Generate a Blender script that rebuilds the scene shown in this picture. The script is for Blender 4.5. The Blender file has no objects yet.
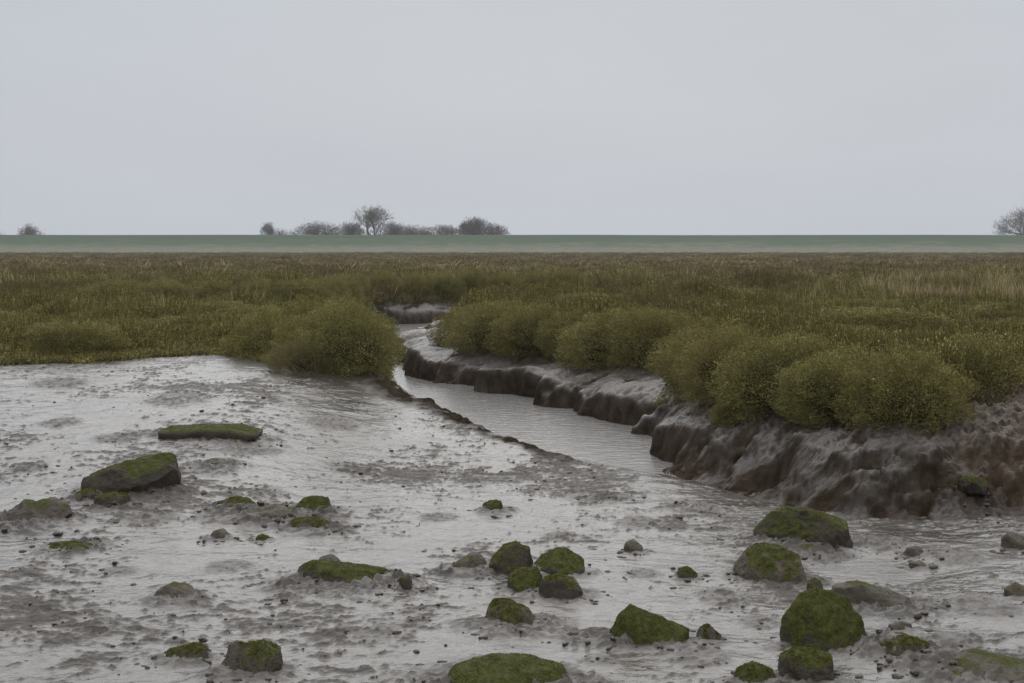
import bpy, bmesh, math, random
import numpy as np
from mathutils import Vector

random.seed(7)
RNG = np.random.default_rng(7)
scene = bpy.context.scene
COL = scene.collection
F = 1422.0          # focal length expressed for a 1024 wide sensor: a 50 mm lens
CAM_H = 2.2
PITCH = math.atan(94.5 / F)

# ------------------------------------------------------------------ noise
_perm = RNG.permutation(256)
_perm = np.concatenate([_perm, _perm, _perm])
_g2 = np.stack([np.cos(np.linspace(0, 2*np.pi, 256, endpoint=False)), np.sin(np.linspace(0, 2*np.pi, 256, endpoint=False))], 1)
_g3 = RNG.normal(size=(256, 3)); _g3 /= np.linalg.norm(_g3, axis=1)[:, None]

def perlin2(x, y):
    xi = np.floor(x).astype(np.int64); yi = np.floor(y).astype(np.int64)
    xf = x - xi; yf = y - yi
    u = xf*xf*xf*(xf*(xf*6-15)+10); v = yf*yf*yf*(yf*(yf*6-15)+10)
    xi &= 255; yi &= 255
    def g(ix, iy, dx, dy):
        h = _perm[_perm[ix] + iy]
        gr = _g2[h]
        return gr[..., 0]*dx + gr[..., 1]*dy
    x1 = (xi+1) & 255; y1 = (yi+1) & 255
    a = g(xi, yi, xf, yf); b = g(x1, yi, xf-1, yf)
    c = g(xi, y1, xf, yf-1); d = g(x1, y1, xf-1, yf-1)
    return ((a + u*(b-a)) + v*((c + u*(d-c)) - (a + u*(b-a)))) * 1.45

def fbm2(x, y, octs=4, gain=0.5):
    s = 0; a = 1; t = 0
    for k in range(octs):
        s = s + a*perlin2(x + 17.3*k, y + 9.1*k); t += a
        x = x*2.03; y = y*2.03; a *= gain
    return s / t

def perlin3(p):
    i = np.floor(p).astype(np.int64); f = p - i
    w = f*f*f*(f*(f*6-15)+10)
    i &= 255
    out = 0
    for dx in (0, 1):
        for dy in (0, 1):
            for dz in (0, 1):
                h = _perm[_perm[_perm[(i[:, 0]+dx) & 255] + ((i[:, 1]+dy) & 255)] + ((i[:, 2]+dz) & 255)]
                d = f - np.array([dx, dy, dz])
                wt = (w[:, 0] if dx else 1-w[:, 0])*(w[:, 1] if dy else 1-w[:, 1])*(w[:, 2] if dz else 1-w[:, 2])
                out = out + wt*np.einsum('ij,ij->i', _g3[h], d)
    return out*1.5

def fbm3(p, octs=4, gain=0.5):
    s = 0; a = 1; t = 0
    for k in range(octs):
        s = s + a*perlin3(p + 31.7*k); t += a
        p = p*2.03; a *= gain
    return s/t

def S(t):
    t = np.clip(t, 0, 1); return t*t*(3-2*t)

# ------------------------------------------------------------------ plan of the place (metres; camera at the origin, looking along +Y)
LEFT_BANK = np.array([(-4.6, 35.0), (-4.1, 31), (-3.5, 27), (-2.9, 23), (-2.25, 20), (-1.81, 18.4), (-1.39, 17.7), (-.86, 17.0), (-.13, 15.5), (.49, 14.5), (1.23, 13.7), (1.85, 13.0)])
TOE = np.array([(40, 10.5), (12, 11), (5.5, 11.5), (4.15, 11.55), (3.2, 11.45), (2.75, 11.55), (2.18, 12.3), (1.9, 13.0), (1.60, 13.7), (1.36, 14.9), (1.40, 16.2), (1.45, 17.4), (1.0, 17.9), (.62, 19.5), (.26, 20.3), (.06, 21.2), (-.45, 21.9), (-1.0, 22.9), (-2.0, 24.6), (-2.3, 28), (-2.75, 30.5), (-2.0, 33.0), (-2.6, 35), (-1.8, 37.5), (0, 39.5), (3, 41), (7, 42), (14, 41), (40, 40)])
FAR_TOE = np.array([(-4.6, 35.0), (-4.5, 38.5), (-3.6, 41), (-1, 42.4), (3, 43.6), (8, 44.4), (14, 43.4), (40, 42.4)])
VEG_R = np.array([(60, 20), (12, 18.5), (7.5, 16.8), (5.5, 14.75), (4.75, 14.0), (4.29, 13.6), (3.84, 13.05), (3.5, 12.8), (3.43, 13.1), (3.26, 13.7), (3.1, 14.0), (2.69, 14.75), (2.35, 15.7), (2.4, 17.2), (2.5, 19), (2.6, 22.2), (2.1, 21), (1.74, 20.3), (1.17, 22.8), (.46, 23.3), (-.17, 23.7), (-.46, 26), (-.90, 27.0), (-1.25, 26.9), (-1.2, 28), (-.9, 31), (-.4, 34), (.6, 36.5), (2.5, 38), (6, 39.5), (12, 39), (60, 38)])
VEG_L = np.array([(-80, 18.6), (-12, 19.4), (-7, 19.4), (-5.7, 19.6), (-4.9, 20.5), (-4.3, 20.8), (-3.7, 20.2), (-2.85, 19.1), (-2.2, 18.4), (-1.95, 18.45), (-2.4, 20), (-3.1, 23), (-3.7, 27), (-4.2, 30.5), (-4.65, 35.5), (-4.6, 38.8), (-3.8, 41.6), (-1.5, 44), (3, 45.2), (8, 46), (14, 45), (60, 44)])

POLY_CH = np.concatenate([LEFT_BANK[::-1], FAR_TOE[1:], TOE[::-1][:-6]])
POLY_RIGHT = np.concatenate([TOE])
POLY_VR = VEG_R
POLY_VL = np.concatenate([VEG_L, np.array([(90, 900), (-900, 900), (-900, 18.6)])])
POLY_FAR = np.concatenate([FAR_TOE, np.array([(90, 900), (-900, 900), (-900, 35)])])

GULLY = np.array([(-4.0, 31.0), (-6.0, 31.6), (-9.0, 31.2), (-13, 32.5), (-19, 31)])

def inside(poly, X, Y):
    r = np.zeros(X.shape, bool)
    n = len(poly)
    for i in range(n):
        x0, y0 = poly[i]; x1, y1 = poly[(i+1) % n]
        if y0 == y1: continue
        c = ((y0 > Y) != (y1 > Y)) & (X < (x1-x0)*(Y-y0)/(y1-y0) + x0)
        r ^= c
    return r

def dist(line, X, Y):
    best = np.full(X.shape, 1e9)
    for i in range(len(line)-1):
        ax, ay = line[i]; bx, by = line[i+1]
        dx, dy = bx-ax, by-ay; L = dx*dx+dy*dy
        t = np.clip(((X-ax)*dx + (Y-ay)*dy)/L, 0, 1)
        best = np.minimum(best, (X-ax-t*dx)**2 + (Y-ay-t*dy)**2)
    return np.sqrt(best)

WATER_Z = -0.05
SKIRTS = []
MARSH_Z = 0.84

def terrain(X, Y, fine=True):
    """height, clod (rough brown mud, plus shade painted on the banks), slope (bank mud)"""
    X = np.asarray(X, float); Y = np.asarray(Y, float)
    wx = X + .10*fbm2(X*1.3, Y*1.3, 3) + .05*fbm2(X*4+5, Y*4, 2)
    wy = Y + .16*fbm2(X*1.3+40, Y*1.3, 3) + .06*fbm2(X*4+25, Y*4, 2)
    # foreground flat and the long rise to the left marsh edge
    sL = .62*S((Y-8.5)/12.5)
    sM = np.interp(Y, [12.8, 13.7, 14.5, 15.5, 17, 18, 19.5, 21, 60], [-.02, -.02, .03, .10, .22, .42, .60, .66, .7])
    k = S((X+3.4)/3.0)
    z = sL*(1-k) + sM*k
    z = z*S((Y-6)/5)
    broad = fbm2(X*.45+3, Y*.45, 3)
    z = z + .034*broad - .002*S((13.5-Y)/2) - .09*np.exp(-((X-2.45)/.42)**2-((Y-9.75)/.55)**2)
    # channel
    bed = -.03 - .34*S((Y-13.2)/3.5)
    ch = inside(POLY_CH, wx, wy)
    dl = np.minimum(dist(LEFT_BANK, wx, wy), 99)
    dfar = dist(FAR_TOE, wx, wy)
    cut = S(dl/.55)
    zch = z*(1-cut) + bed*cut
    rt = inside(POLY_RIGHT, wx, wy) & (wy > 9)
    z = np.where(ch & ~rt, zch, z)
    # left bank near the bush: a steeper crumbling face
    # right bank
    dt = np.clip(dist(TOE, wx, wy) + (.34*fbm2(X*1.25+7, Y*1.25, 2) + .07*fbm2(X*4, Y*4, 2))*np.interp(Y, [12, 14], [.5, 1]), 0, None); dv = dist(VEG_R, X, Y)
    t = dt/(dt+dv+1e-6)
    lobes = fbm2(X*.9+11, Y*.9+4, 2)
    zc = np.interp(Y, [11, 12.5, 14, 16, 19, 24, 60], [.16, .13, .10, .14, .20, .24, .24])*np.clip(1+1.2*lobes, .2, 2)
    ztop = np.interp(Y, [11, 13, 15, 18, 24, 60], [.62, .60, .56, .52, .50, .52]) + .38*S((X-3.7)/1.6)*S((16.5-Y)/3)
    wcl = np.interp(Y, [11, 13, 16, 60], [1.15, .70, .40, .42])
    wcl = wcl*np.clip(1+.9*fbm2(X*.8+31, Y*.8, 2), .6, 1.9)
    rise = S(dt/wcl)
    p = np.interp(Y, [11, 14, 18, 60], [.85, .95, 1.2, 1.2])
    zr = bed + (zc-bed)*rise + (ztop-zc)*rise*np.power(t, p)
    inV = inside(POLY_VR, X, Y)
    hum = .06*fbm2(X*.3, Y*.3+7, 2) + .42*np.abs(fbm2(X*.42, Y*.62+2, 2)) - .10
    gd = dist(GULLY, X + .4*fbm2(X*.6, Y*.6, 2), Y + .5*fbm2(X*.5+9, Y*.5, 2))
    hum = hum - .55*(1-S(gd/.9))
    zmarsh = MARSH_Z + hum*S((Y-10)/8)
    zr_v = ztop + (zmarsh-ztop)*S(dv/.5)
    zr = np.where(inV, zr_v, zr)
    z = np.where(rt, zr, z)
    # far bank beyond the bend and left marsh
    fr = inside(POLY_FAR, wx, wy) & (Y > 33)
    jw = S((Y-33)/5)
    dvl = dist(VEG_L, X, Y)
    tf = dfar/(dfar+dvl+1e-6)
    zf = bed + (.18-bed)*S(dfar/.45) + .34*tf + .10*fbm2(X*1.1, Y*1.4, 3)
    inL = inside(POLY_VL, X, Y)
    z = np.where(fr & ~inL, z + (zf-z)*jw, z)
    base = z
    zl_v = base + (np.maximum(zmarsh, base+.05)-base)*S(dvl/1.6)
    z = np.where(inL, zl_v + (.5+(zmarsh-.5)*S(dvl/.6)-zl_v)*jw, z)
    veg = inV | inL
    bank = (rt | fr) & ~veg
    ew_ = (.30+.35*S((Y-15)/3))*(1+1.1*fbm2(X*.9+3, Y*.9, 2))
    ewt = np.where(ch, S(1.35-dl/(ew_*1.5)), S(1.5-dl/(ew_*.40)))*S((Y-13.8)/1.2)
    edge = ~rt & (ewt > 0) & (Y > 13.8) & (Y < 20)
    clod_shade = np.zeros_like(X); slope = np.where(bank, 1.0, 0.0)
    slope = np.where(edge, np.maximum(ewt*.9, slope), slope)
    steep = np.zeros_like(X)
    if fine:
        # ---- the flat: ragged clods in patches between smooth wet silt
        patch = fbm2(X*.8+2, Y*.55+8, 3)
        mid = S((Y-9)/2.5)*S((17.5-Y)/4)*.05
        qx = X + .05*fbm2(X*8, Y*8, 2); qy = Y + .05*fbm2(X*8+50, Y*8, 2)
        n = fbm2(qx*4.2, qy*7.5+3, 5, .60)
        n2 = fbm2(qx*15, qy*21+1, 3, .6)
        n3 = fbm2(qx*44+9, qy*44, 2, .6)
        c = np.clip(n*.70 + n2*.42 + n3*.26 + patch*.75 + mid + .02*S((11.5-Y)/3) - .155, 0, None)
        ripple = fbm2(X*2.2+60, Y*3.4, 3)*.018 + fbm2(X*3.4, Y*3.4, 4, .60)*np.interp(Y, [9, 13], [.006, .010]) + n2*.0048 + n3*.0026
        flat = ~veg & ~bank
        hclod = S(c*3.5)*(.004 + .006*n2 + .004*n3) + np.clip(c-.06, 0, .4)*.020
        keep = np.where(ch, .25, 1.0)*np.where(Y > 19, .7, 1)
        z = np.where(flat, z + (ripple + hclod)*keep + .010, z)
        clod_shade = np.where(flat, S(c*4.2)*.82, 0)
        # ---- mud heaped against each rock
        for (rx_, ry_, hw_, hd_, hh_) in SKIRTS:
            sel = np.nonzero((np.abs(X-rx_) < hw_*2.6) & (np.abs(Y-ry_) < hd_*2.6+.1))[0] if X.ndim == 1 else []
            if len(sel) == 0: continue
            de = np.sqrt(((X[sel]-rx_)/hw_)**2 + ((Y[sel]-ry_)/hd_)**2) + .35*n[sel] + .12*n2[sel]
            de = de + .45*fbm2(X[sel]*2.5+3, Y[sel]*3.5, 2)
            z[sel] += hh_*S((1.9-de)/1.0)*(.7+.9*n2[sel])
            clod_shade[sel] = np.maximum(clod_shade[sel], S((1.6-de)/.6)*(.45+.5*n2[sel]))
        # ---- the right bank: lumps and rills running down to the water
        ca, sa = math.cos(math.radians(-58)), math.sin(math.radians(-58))
        wq = .22*fbm2(X*1.9, Y*1.9+30, 3); wr = .10*fbm2(X*4.5+8, Y*4.5, 3)
        u = (X*ca - Y*sa) + wq; v = X*sa + Y*ca + wr
        rill = 1-np.abs(fbm2(u*1.1, v*4.2, 5, .60))*2
        rill2 = fbm2(u*3.2+3, v*15, 4, .62)
        lump = fbm2(X*2.2+9, Y*2.2, 3, .5)
        cav = np.clip(fbm2(u*1.5+70, v*3.2+14, 3)-.14, 0, 1)
        rough = np.interp(Y, [11, 13, 15, 19, 40], [1.0, 1.0, .8, .42, .35])
        amp = S(dt/.35)*S((dv+.15)/.5)*.8+.2
        lay = fbm2(X*9+wq*8, Y*9, 4, .65)
        crk = np.abs(fbm2(X*9+4, Y*11, 3, .6))*2
        cw = .35 + .65*S((X-3.2)/1.2)
        dz = rough*(.050*cw*crk + .040*rill + .040*rill2 + .075*lump - .24*cav + .024*lay + .018*n2 + .011*n3) - .015*rough
        face = (1-S(dt/wcl))*S(dt/.04)
        for (cx_, cy_, rw_, rd_, dep_) in ((3.05, 12.15, .26, .10, .16), (2.75, 11.95, .2, .09, .12), (3.6, 12.0, .25, .1, .12), (2.35, 12.9, .3, .1, .12), (4.3, 12.3, .3, .1, .12), (1.95, 14.2, .2, .15, .10)):
            g_ = np.exp(-((X-cx_+.06*n)/rw_)**2-((Y-cy_+.04*n)/rd_)**2)
            dz = dz - dep_*g_ + .3*dep_*np.exp(-((X-cx_)/rw_)**2-((Y-cy_-1.9*rd_)/rd_)**2); cav = cav + .4*g_
        dz = dz*amp*(1-.9*S(face*2)*np.interp(Y, [12.6, 15], [.15, 1]))
        z = np.where(bank, z + dz, z)
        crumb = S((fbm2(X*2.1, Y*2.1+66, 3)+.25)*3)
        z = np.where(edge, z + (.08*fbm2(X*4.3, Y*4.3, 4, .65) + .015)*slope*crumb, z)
        clod_shade = np.where(bank, np.clip(.06+.7*(lump-.05)-.65*(rill-.72)-.5*rill2+.35*cw*(.35-crk)+2.2*cav+np.interp(Y, [12.5, 15], [.35, 1.2])*S(face*2.2-.35)+.35*S((dv*-1+.5)/.5), 0, 1), clod_shade)  # shade of hollows, rill valleys and cliff faces painted in as darker brown
        clod_shade = np.where(edge, np.maximum(clod_shade, slope*(.35+.65*crumb)), clod_shade)  # dark brown along the left crest paints in the bank face's shade
        steep = np.where(bank, .05*rough + face*np.interp(Y, [12.5, 15], [.25, 1.0]) + .4*cav, 0) + np.where(edge, .45*slope*crumb, 0)
    return z, clod_shade, slope, veg, steep

def ray(px, py):
    d = np.array([px-512.0, F*math.cos(PITCH)+(341.5-py)*math.sin(PITCH), -F*math.sin(PITCH)+(341.5-py)*math.cos(PITCH)])
    return d / d[1]

def ground_at(px, py):
    """where a line of sight meets the mud"""
    d = ray(px, py)
    Ys = np.linspace(5, 60, 3000)
    z, *_ = terrain(Ys*d[0], Ys, False)
    hit = np.nonzero(CAM_H + Ys*d[2] < z)[0]
    Yh = Ys[hit[0]] if len(hit) else 60
    return d[0]*Yh, Yh, CAM_H + Yh*d[2]

# ------------------------------------------------------------------ mesh helpers
def mesh_np(name, verts, faces, mat=None, smooth=True, attrs=None):
    verts = np.asarray(verts, np.float32); faces = np.asarray(faces, np.int32)
    k = faces.shape[1]
    me = bpy.data.meshes.new(name)
    me.vertices.add(len(verts)); me.vertices.foreach_set('co', verts.ravel())
    me.loops.add(faces.size); me.loops.foreach_set('vertex_index', faces.ravel())
    me.polygons.add(len(faces))
    me.polygons.foreach_set('loop_start', np.arange(0, faces.size, k, dtype=np.int32))
    me.polygons.foreach_set('loop_total', np.full(len(faces), k, np.int32))
    me.update(calc_edges=True)
    me.polygons.foreach_set('use_smooth', np.full(len(faces), smooth))
    for an, av in (attrs or {}).items():
        av = np.asarray(av, np.float32)
        if av.ndim == 1:
            a = me.attributes.new(an, 'FLOAT', 'POINT'); a.data.foreach_set('value', av)
        else:
            a = me.attributes.new(an, 'FLOAT_VECTOR', 'POINT'); a.data.foreach_set('vector', av.ravel())
    if mat: me.materials.append(mat)
    return me

def link(name, data, parent=None):
    o = bpy.data.objects.new(name, data); COL.objects.link(o)
    if parent: o.parent = parent
    return o

def tag(o, label=None, cat=None, group=None, kind=None):
    if label: o['label'] = label
    if cat: o['category'] = cat
    if group: o['group'] = group
    if kind: o['kind'] = kind
    return o

def grid_faces(nx, ny):
    i = np.arange(nx*ny).reshape(ny, nx)
    return np.stack([i[:-1, :-1], i[:-1, 1:], i[1:, 1:], i[1:, :-1]], -1).reshape(-1, 4)

# ------------------------------------------------------------------ materials
def new_mat(name):
    m = bpy.data.materials.new(name); m.use_nodes = True
    nt = m.node_tree; nt.nodes.clear()
    out = nt.nodes.new('ShaderNodeOutputMaterial'); b = nt.nodes.new('ShaderNodeBsdfPrincipled')
    nt.links.new(b.outputs[0], out.inputs[0])
    return m, nt, b

class N:
    def __init__(s, nt): s.nt = nt
    def node(s, t, **kw):
        n = s.nt.nodes.new(t)
        for k, v in kw.items(): setattr(n, k, v)
        return n
    def put(s, sock, v):
        if hasattr(v, 'is_output') or isinstance(v, bpy.types.NodeSocket): s.nt.links.new(v, sock)
        else:
            if isinstance(v, tuple) and len(v) == 3 and sock.type == 'RGBA': v = (*v, 1)
            sock.default_value = v
    def noise(s, scale, detail=4, rough=.5, vec=None, dist=0):
        n = s.node('ShaderNodeTexNoise'); n.inputs['Scale'].default_value = scale
        n.inputs['Detail'].default_value = detail; n.inputs['Roughness'].default_value = rough
        n.inputs['Distortion'].default_value = dist
        if vec is not None: s.put(n.inputs['Vector'], vec)
        return n.outputs['Fac']
    def pos(s): return s.node('ShaderNodeNewGeometry').outputs['Position']
    def attr(s, name, typ='GEOMETRY', out='Fac'):
        n = s.node('ShaderNodeAttribute'); n.attribute_name = name; n.attribute_type = typ
        return n.outputs[out]
    def mix(s, f, a, b):
        n = s.node('ShaderNodeMix', data_type='RGBA'); s.put(n.inputs[0], f); s.put(n.inputs[6], a); s.put(n.inputs[7], b)
        return n.outputs[2]
    def math(s, op, a, b=0.0, c=None):
        n = s.node('ShaderNodeMath', operation=op); s.put(n.inputs[0], a); s.put(n.inputs[1], b)
        if c is not None: s.put(n.inputs[2], c)
        return n.outputs[0]
    def rng(s, v, a, b, c=0.0, d=1.0):
        n = s.node('ShaderNodeMapRange', interpolation_type='SMOOTHSTEP'); s.put(n.inputs[0], v)
        for i, q in enumerate((a, b, c, d)): n.inputs[i+1].default_value = q
        return n.outputs[0]
    def mapv(s, vec, scale):
        n = s.node('ShaderNodeMapping'); s.put(n.inputs[0], vec); n.inputs['Scale'].default_value = scale
        return n.outputs[0]
    def bump(s, h, strength, dist, normal=None):
        n = s.node('ShaderNodeBump'); s.put(n.inputs['Height'], h); n.inputs['Strength'].default_value = strength
        n.inputs['Distance'].default_value = dist
        if normal is not None: s.put(n.inputs['Normal'], normal)
        return n.outputs[0]

def mud_material():
    m, nt, b = new_mat('wet_mud'); q = N(nt)
    p = q.pos(); clod_shade = q.attr('clod_shade'); slope = q.attr('slope'); veg = q.attr('veg'); rust = q.attr('rust')
    n1 = q.noise(.9, 5, .6, p); n2 = q.noise(7, 5, .62, p); n3 = q.noise(45, 4, .6, p)
    silt = q.mix(q.rng(n1, .35, .65), (.044, .037, .030), (.074, .065, .056))
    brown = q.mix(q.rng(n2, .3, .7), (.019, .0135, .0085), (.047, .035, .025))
    bankc = q.mix(q.rng(n2, .3, .7), (.022, .0165, .012), (.050, .039, .030))
    bankc = q.mix(rust, bankc, q.mix(q.rng(n2, .35, .7), (.046, .031, .018), (.080, .056, .036)))
    flat = q.mix(slope, silt, bankc)
    c = q.mix(clod_shade, flat, brown)  # brown serves real clods and the shade painted on the banks
    c = q.mix(q.math('MULTIPLY', q.rng(n3, .55, .8), .5), c, (.035, .030, .025))
    c = q.mix(q.math('MULTIPLY', rust, .6), c, q.mix(q.rng(n2, .35, .7), (.042, .028, .016), (.078, .054, .034)))
    c = q.mix(veg, c, (.035, .028, .018))
    q.put(b.inputs['Base Color'], c)
    wet = q.math('MULTIPLY_ADD', q.rng(n1, .3, .7), .14, q.math('MULTIPLY_ADD', n2, .24, .03))
    r = q.math('ADD', wet, q.math('MULTIPLY', clod_shade, .34))
    r = q.math('ADD', r, q.math('MULTIPLY', slope, .10))
    r = q.math('ADD', r, q.math('MULTIPLY', rust, .22))
    q.put(b.inputs['Roughness'], r)
    q.put(b.inputs['Specular IOR Level'], q.math('SUBTRACT', .74, q.math('ADD', q.math('MULTIPLY', clod_shade, .55), q.math('MULTIPLY', slope, .30))))
    b.inputs['IOR'].default_value = 1.45
    rp = q.mapv(p, (1, 1.5, 1))
    h = q.math('ADD', q.noise(11, 4, .55, rp), q.math('MULTIPLY', q.noise(55, 3, .6, p), q.math('MULTIPLY_ADD', q.math('MAXIMUM', clod_shade, slope),   .60, .16)))
    q.put(b.inputs['Normal'], q.bump(h, .6, .016))
    return m

def water_material():
    m, nt, b = new_mat('silty_water'); q = N(nt)
    p = q.pos()
    b.inputs['Base Color'].default_value = (.19, .18, .17, 1)
    b.inputs['Roughness'].default_value = .12
    b.inputs['IOR'].default_value = 1.33
    h = q.math('ADD', q.noise(5, 4, .6, q.mapv(p, (1, 2.4, 1)), .6), q.math('MULTIPLY', q.noise(26, 2, .5, q.mapv(p, (1, 1.8, 1))), .3))
    q.put(b.inputs['Normal'], q.bump(h, .5, .02))
    return m

def rock_material():
    m, nt, b = new_mat('mossy_rock'); q = N(nt)
    tc = q.node('ShaderNodeTexCoord').outputs['Object']
    moss = q.attr('moss'); mud = q.attr('mud'); tint = q.attr('tint')
    n1 = q.noise(6, 5, .6, tc); n2 = q.noise(30, 5, .65, tc); n3 = q.noise(110, 3, .6, tc)
    stone = q.mix(q.rng(n1, .3, .7), (.020, .015, .009), (.048, .037, .025))
    tan = q.mix(q.rng(n1, .3, .7), (.065, .052, .036), (.110, .088, .060))
    stone = q.mix(tint, stone, tan)
    stone = q.mix(q.math('MULTIPLY', q.rng(n2, .5, .75), .6), stone, (.025, .021, .018))
    mossc = q.mix(q.rng(n2, .3, .7), (.026, .029, .006), (.068, .073, .014))
    mossc = q.mix(q.rng(n1, .45, .75), mossc, (.055, .057, .013))
    mk = q.rng(q.math('ADD', moss, q.math('MULTIPLY', q.math('SUBTRACT', n2, .5), .9)), .35, .65)
    c = q.mix(mk, stone, mossc)
    mudc = q.mix(q.rng(n2, .3, .7), (.030, .022, .014), (.064, .048, .033))
    mm = q.rng(q.math('ADD', mud, q.math('MULTIPLY', q.math('SUBTRACT', n2, .5), .8)), .3, .7)
    c = q.mix(mm, c, mudc)
    q.put(b.inputs['Base Color'], c)
    r = q.math('ADD', .42, q.math('MULTIPLY', mk, .4))
    q.put(b.inputs['Roughness'], r)
    h = q.math('ADD', n2, q.math('MULTIPLY', n3, .5))
    q.put(b.inputs['Normal'], q.bump(h, .9, .02)); b.inputs['Specular IOR Level'].default_value = .18
    return m

def leaf_material(name, cols, rough=.6, typ='OBJECT', trans=.12):
    """cols: dark, mid, light, brown; each leaf carries 'lv', each plant 'tint'"""
    m, nt, b = new_mat(name); q = N(nt)
    lv = q.attr('lv')
    c = q.mix(q.rng(lv, .0, .5), cols[0], cols[1])
    c = q.mix(q.rng(lv, .5, 1.), c, cols[2])
    t = q.attr('tint', 'INSTANCER') if typ == 'INSTANCER' else q.node('ShaderNodeObjectInfo').outputs['Random']
    if typ == 'INSTANCER':
        c = q.mix(q.rng(t, .3, .9), c, cols[3])
    else:
        c = q.mix(q.math('MULTIPLY', t, .35), c, cols[3])
    q.put(b.inputs['Base Color'], c)
    b.inputs['Roughness'].default_value = rough
    b.inputs['Specular IOR Level'].default_value = .12
    if trans:
        tr = q.node('ShaderNodeBsdfTranslucent'); q.put(tr.inputs[0], c)
        mx = q.node('ShaderNodeMixShader'); mx.inputs[0].default_value = trans
        nt.links.new(b.outputs[0], mx.inputs[1]); nt.links.new(tr.outputs[0], mx.inputs[2])
        nt.links.new(mx.outputs[0], nt.nodes['Material Output'].inputs[0])
    return m

def plain(name, col, rough=.8, var=None, scale=5):
    m, nt, b = new_mat(name); q = N(nt)
    if var:
        q.put(b.inputs['Base Color'], q.mix(q.rng(q.noise(scale, 5, .6, q.pos()), .3, .7), col, var))
    else: b.inputs['Base Color'].default_value = (*col, 1)
    b.inputs['Roughness'].default_value = rough
    return m

M_MUD = mud_material(); M_WATER = water_material(); M_ROCK = rock_material()
M_MARSH = leaf_material('marsh_leaves', ((.066, .060, .019), (.225, .194, .058), (.41, .355, .125), (.105, .074, .030)), typ='INSTANCER')
M_SHRUB = leaf_material('purslane_leaves', ((.060, .056, .018), (.205, .186, .060), (.42, .38, .155), (.185, .140, .046)))
M_PALE = leaf_material('pale_purslane_leaves', ((.07, .06, .02), (.17, .145, .06), (.30, .26, .13), (.15, .11, .05)))
M_STRAW = leaf_material('straw_blades', ((.16, .13, .06), (.34, .28, .14), (.52, .44, .25), (.24, .17, .09)), typ='INSTANCER')
M_STEM_SHADE = plain('woody_stem_shade', (.024, .021, .009), 1.0, (.060, .052, .020), 40)  # real stems, and the added dark ball standing in for inner shade
M_STEM_SHADE.node_tree.nodes['Principled BSDF'].inputs['Specular IOR Level'].default_value = .04
M_MOSS = leaf_material('moss_fuzz', ((.040, .043, .010), (.105, .108, .022), (.22, .215, .046), (.15, .125, .040)), .8)
M_TWIG = plain('winter_twigs', (.080, .066, .068), .9, (.120, .098, .094), .8)
M_TWIG2 = plain('willow_twigs', (.085, .075, .050), .9, (.11, .09, .06), .8)
M_TRUNK = plain('tree_bark', (.05, .042, .036), .9, (.08, .07, .06), 1.5)

# ------------------------------------------------------------------ terrain meshes
def spaced(a, b, s0, s1):
    out = [a]
    while out[-1] < b:
        t = (out[-1]-a)/(b-a); out.append(out[-1] + s0*(1-t)+s1*t)
    out[-1] = b
    return np.array(out)

ys = np.concatenate([np.linspace(-4, 5.4, 60)[:-1], spaced(5.4, 14, .014, .018), spaced(14, 25, .017, .036)[1:], spaced(25, 48, .06, .16)[1:], spaced(48, 60, .2, .8)[1:]])
xr = np.concatenate([spaced(0, 5.4, .019, .021), spaced(5.4, 8.5, .024, .06)[1:], spaced(8.5, 16, .08, .3)[1:], spaced(16, 70, .5, 5)[1:]])
xl = np.concatenate([spaced(0, 5.0, .019, .022), spaced(5.0, 8.5, .026, .06)[1:], spaced(8.5, 16, .08, .3)[1:], spaced(16, 70, .5, 5)[1:]])
xs = np.concatenate([-xl[::-1][:-1], xr])
GX, GY = np.meshgrid(xs, ys)
# creek water and the puddles it leaves on the low mud: one level sheet
wx = np.concatenate([np.linspace(-16, -3.2, 6)[:-1], np.arange(-3.2, 3.2, .028), np.linspace(3.2, 16, 6)])
wy = np.concatenate([np.linspace(4, 11, 120)[:-1], np.arange(11, 27, .034), np.linspace(27, 47, 200)])
WX, WY = np.meshgrid(wx, wy)
WZ = WATER_Z + (.0040*fbm2(WX*3.2, WY*6.5, 3, .6) + .0016*fbm2(WX*14, WY*20, 2))*S((WY-12.5)/3)
tag(link('creek_water', mesh_np('creek_water', np.stack([WX.ravel(), WY.ravel(), WZ.ravel()], 1), grid_faces(len(wx), len(wy)), M_WATER)), kind='structure', label='still silty water in the creek and puddles')

# marsh beyond, bank and fields
M_FARM = plain('marsh_soil', (.06, .045, .026), .9, (.085, .062, .035), .2)
mx_ = np.linspace(-640, 640, 161); my_ = spaced(58, 303, 1.5, 6)
MX, MY = np.meshgrid(mx_, my_)
tag(link('marsh_ground', mesh_np('marsh_ground', np.stack([MX.ravel(), MY.ravel(), np.full(MX.size, MARSH_Z-.02)], 1), grid_faces(len(mx_), len(my_)), M_FARM)), kind='structure', label='brown saltmarsh ground behind the creek')
for side in (-1, 1):
    a, b_ = (68, 640) if side > 0 else (-640, -68)
    mesh = mesh_np('marsh_ground', [(a, 10, .6), (b_, 10, .6), (b_, 59, MARSH_Z-.03), (a, 59, MARSH_Z-.03)], [(0, 1, 2, 3)], M_FARM)
    tag(link('marsh_ground', mesh), kind='structure', label='saltmarsh ground beside the mudflat')

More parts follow.
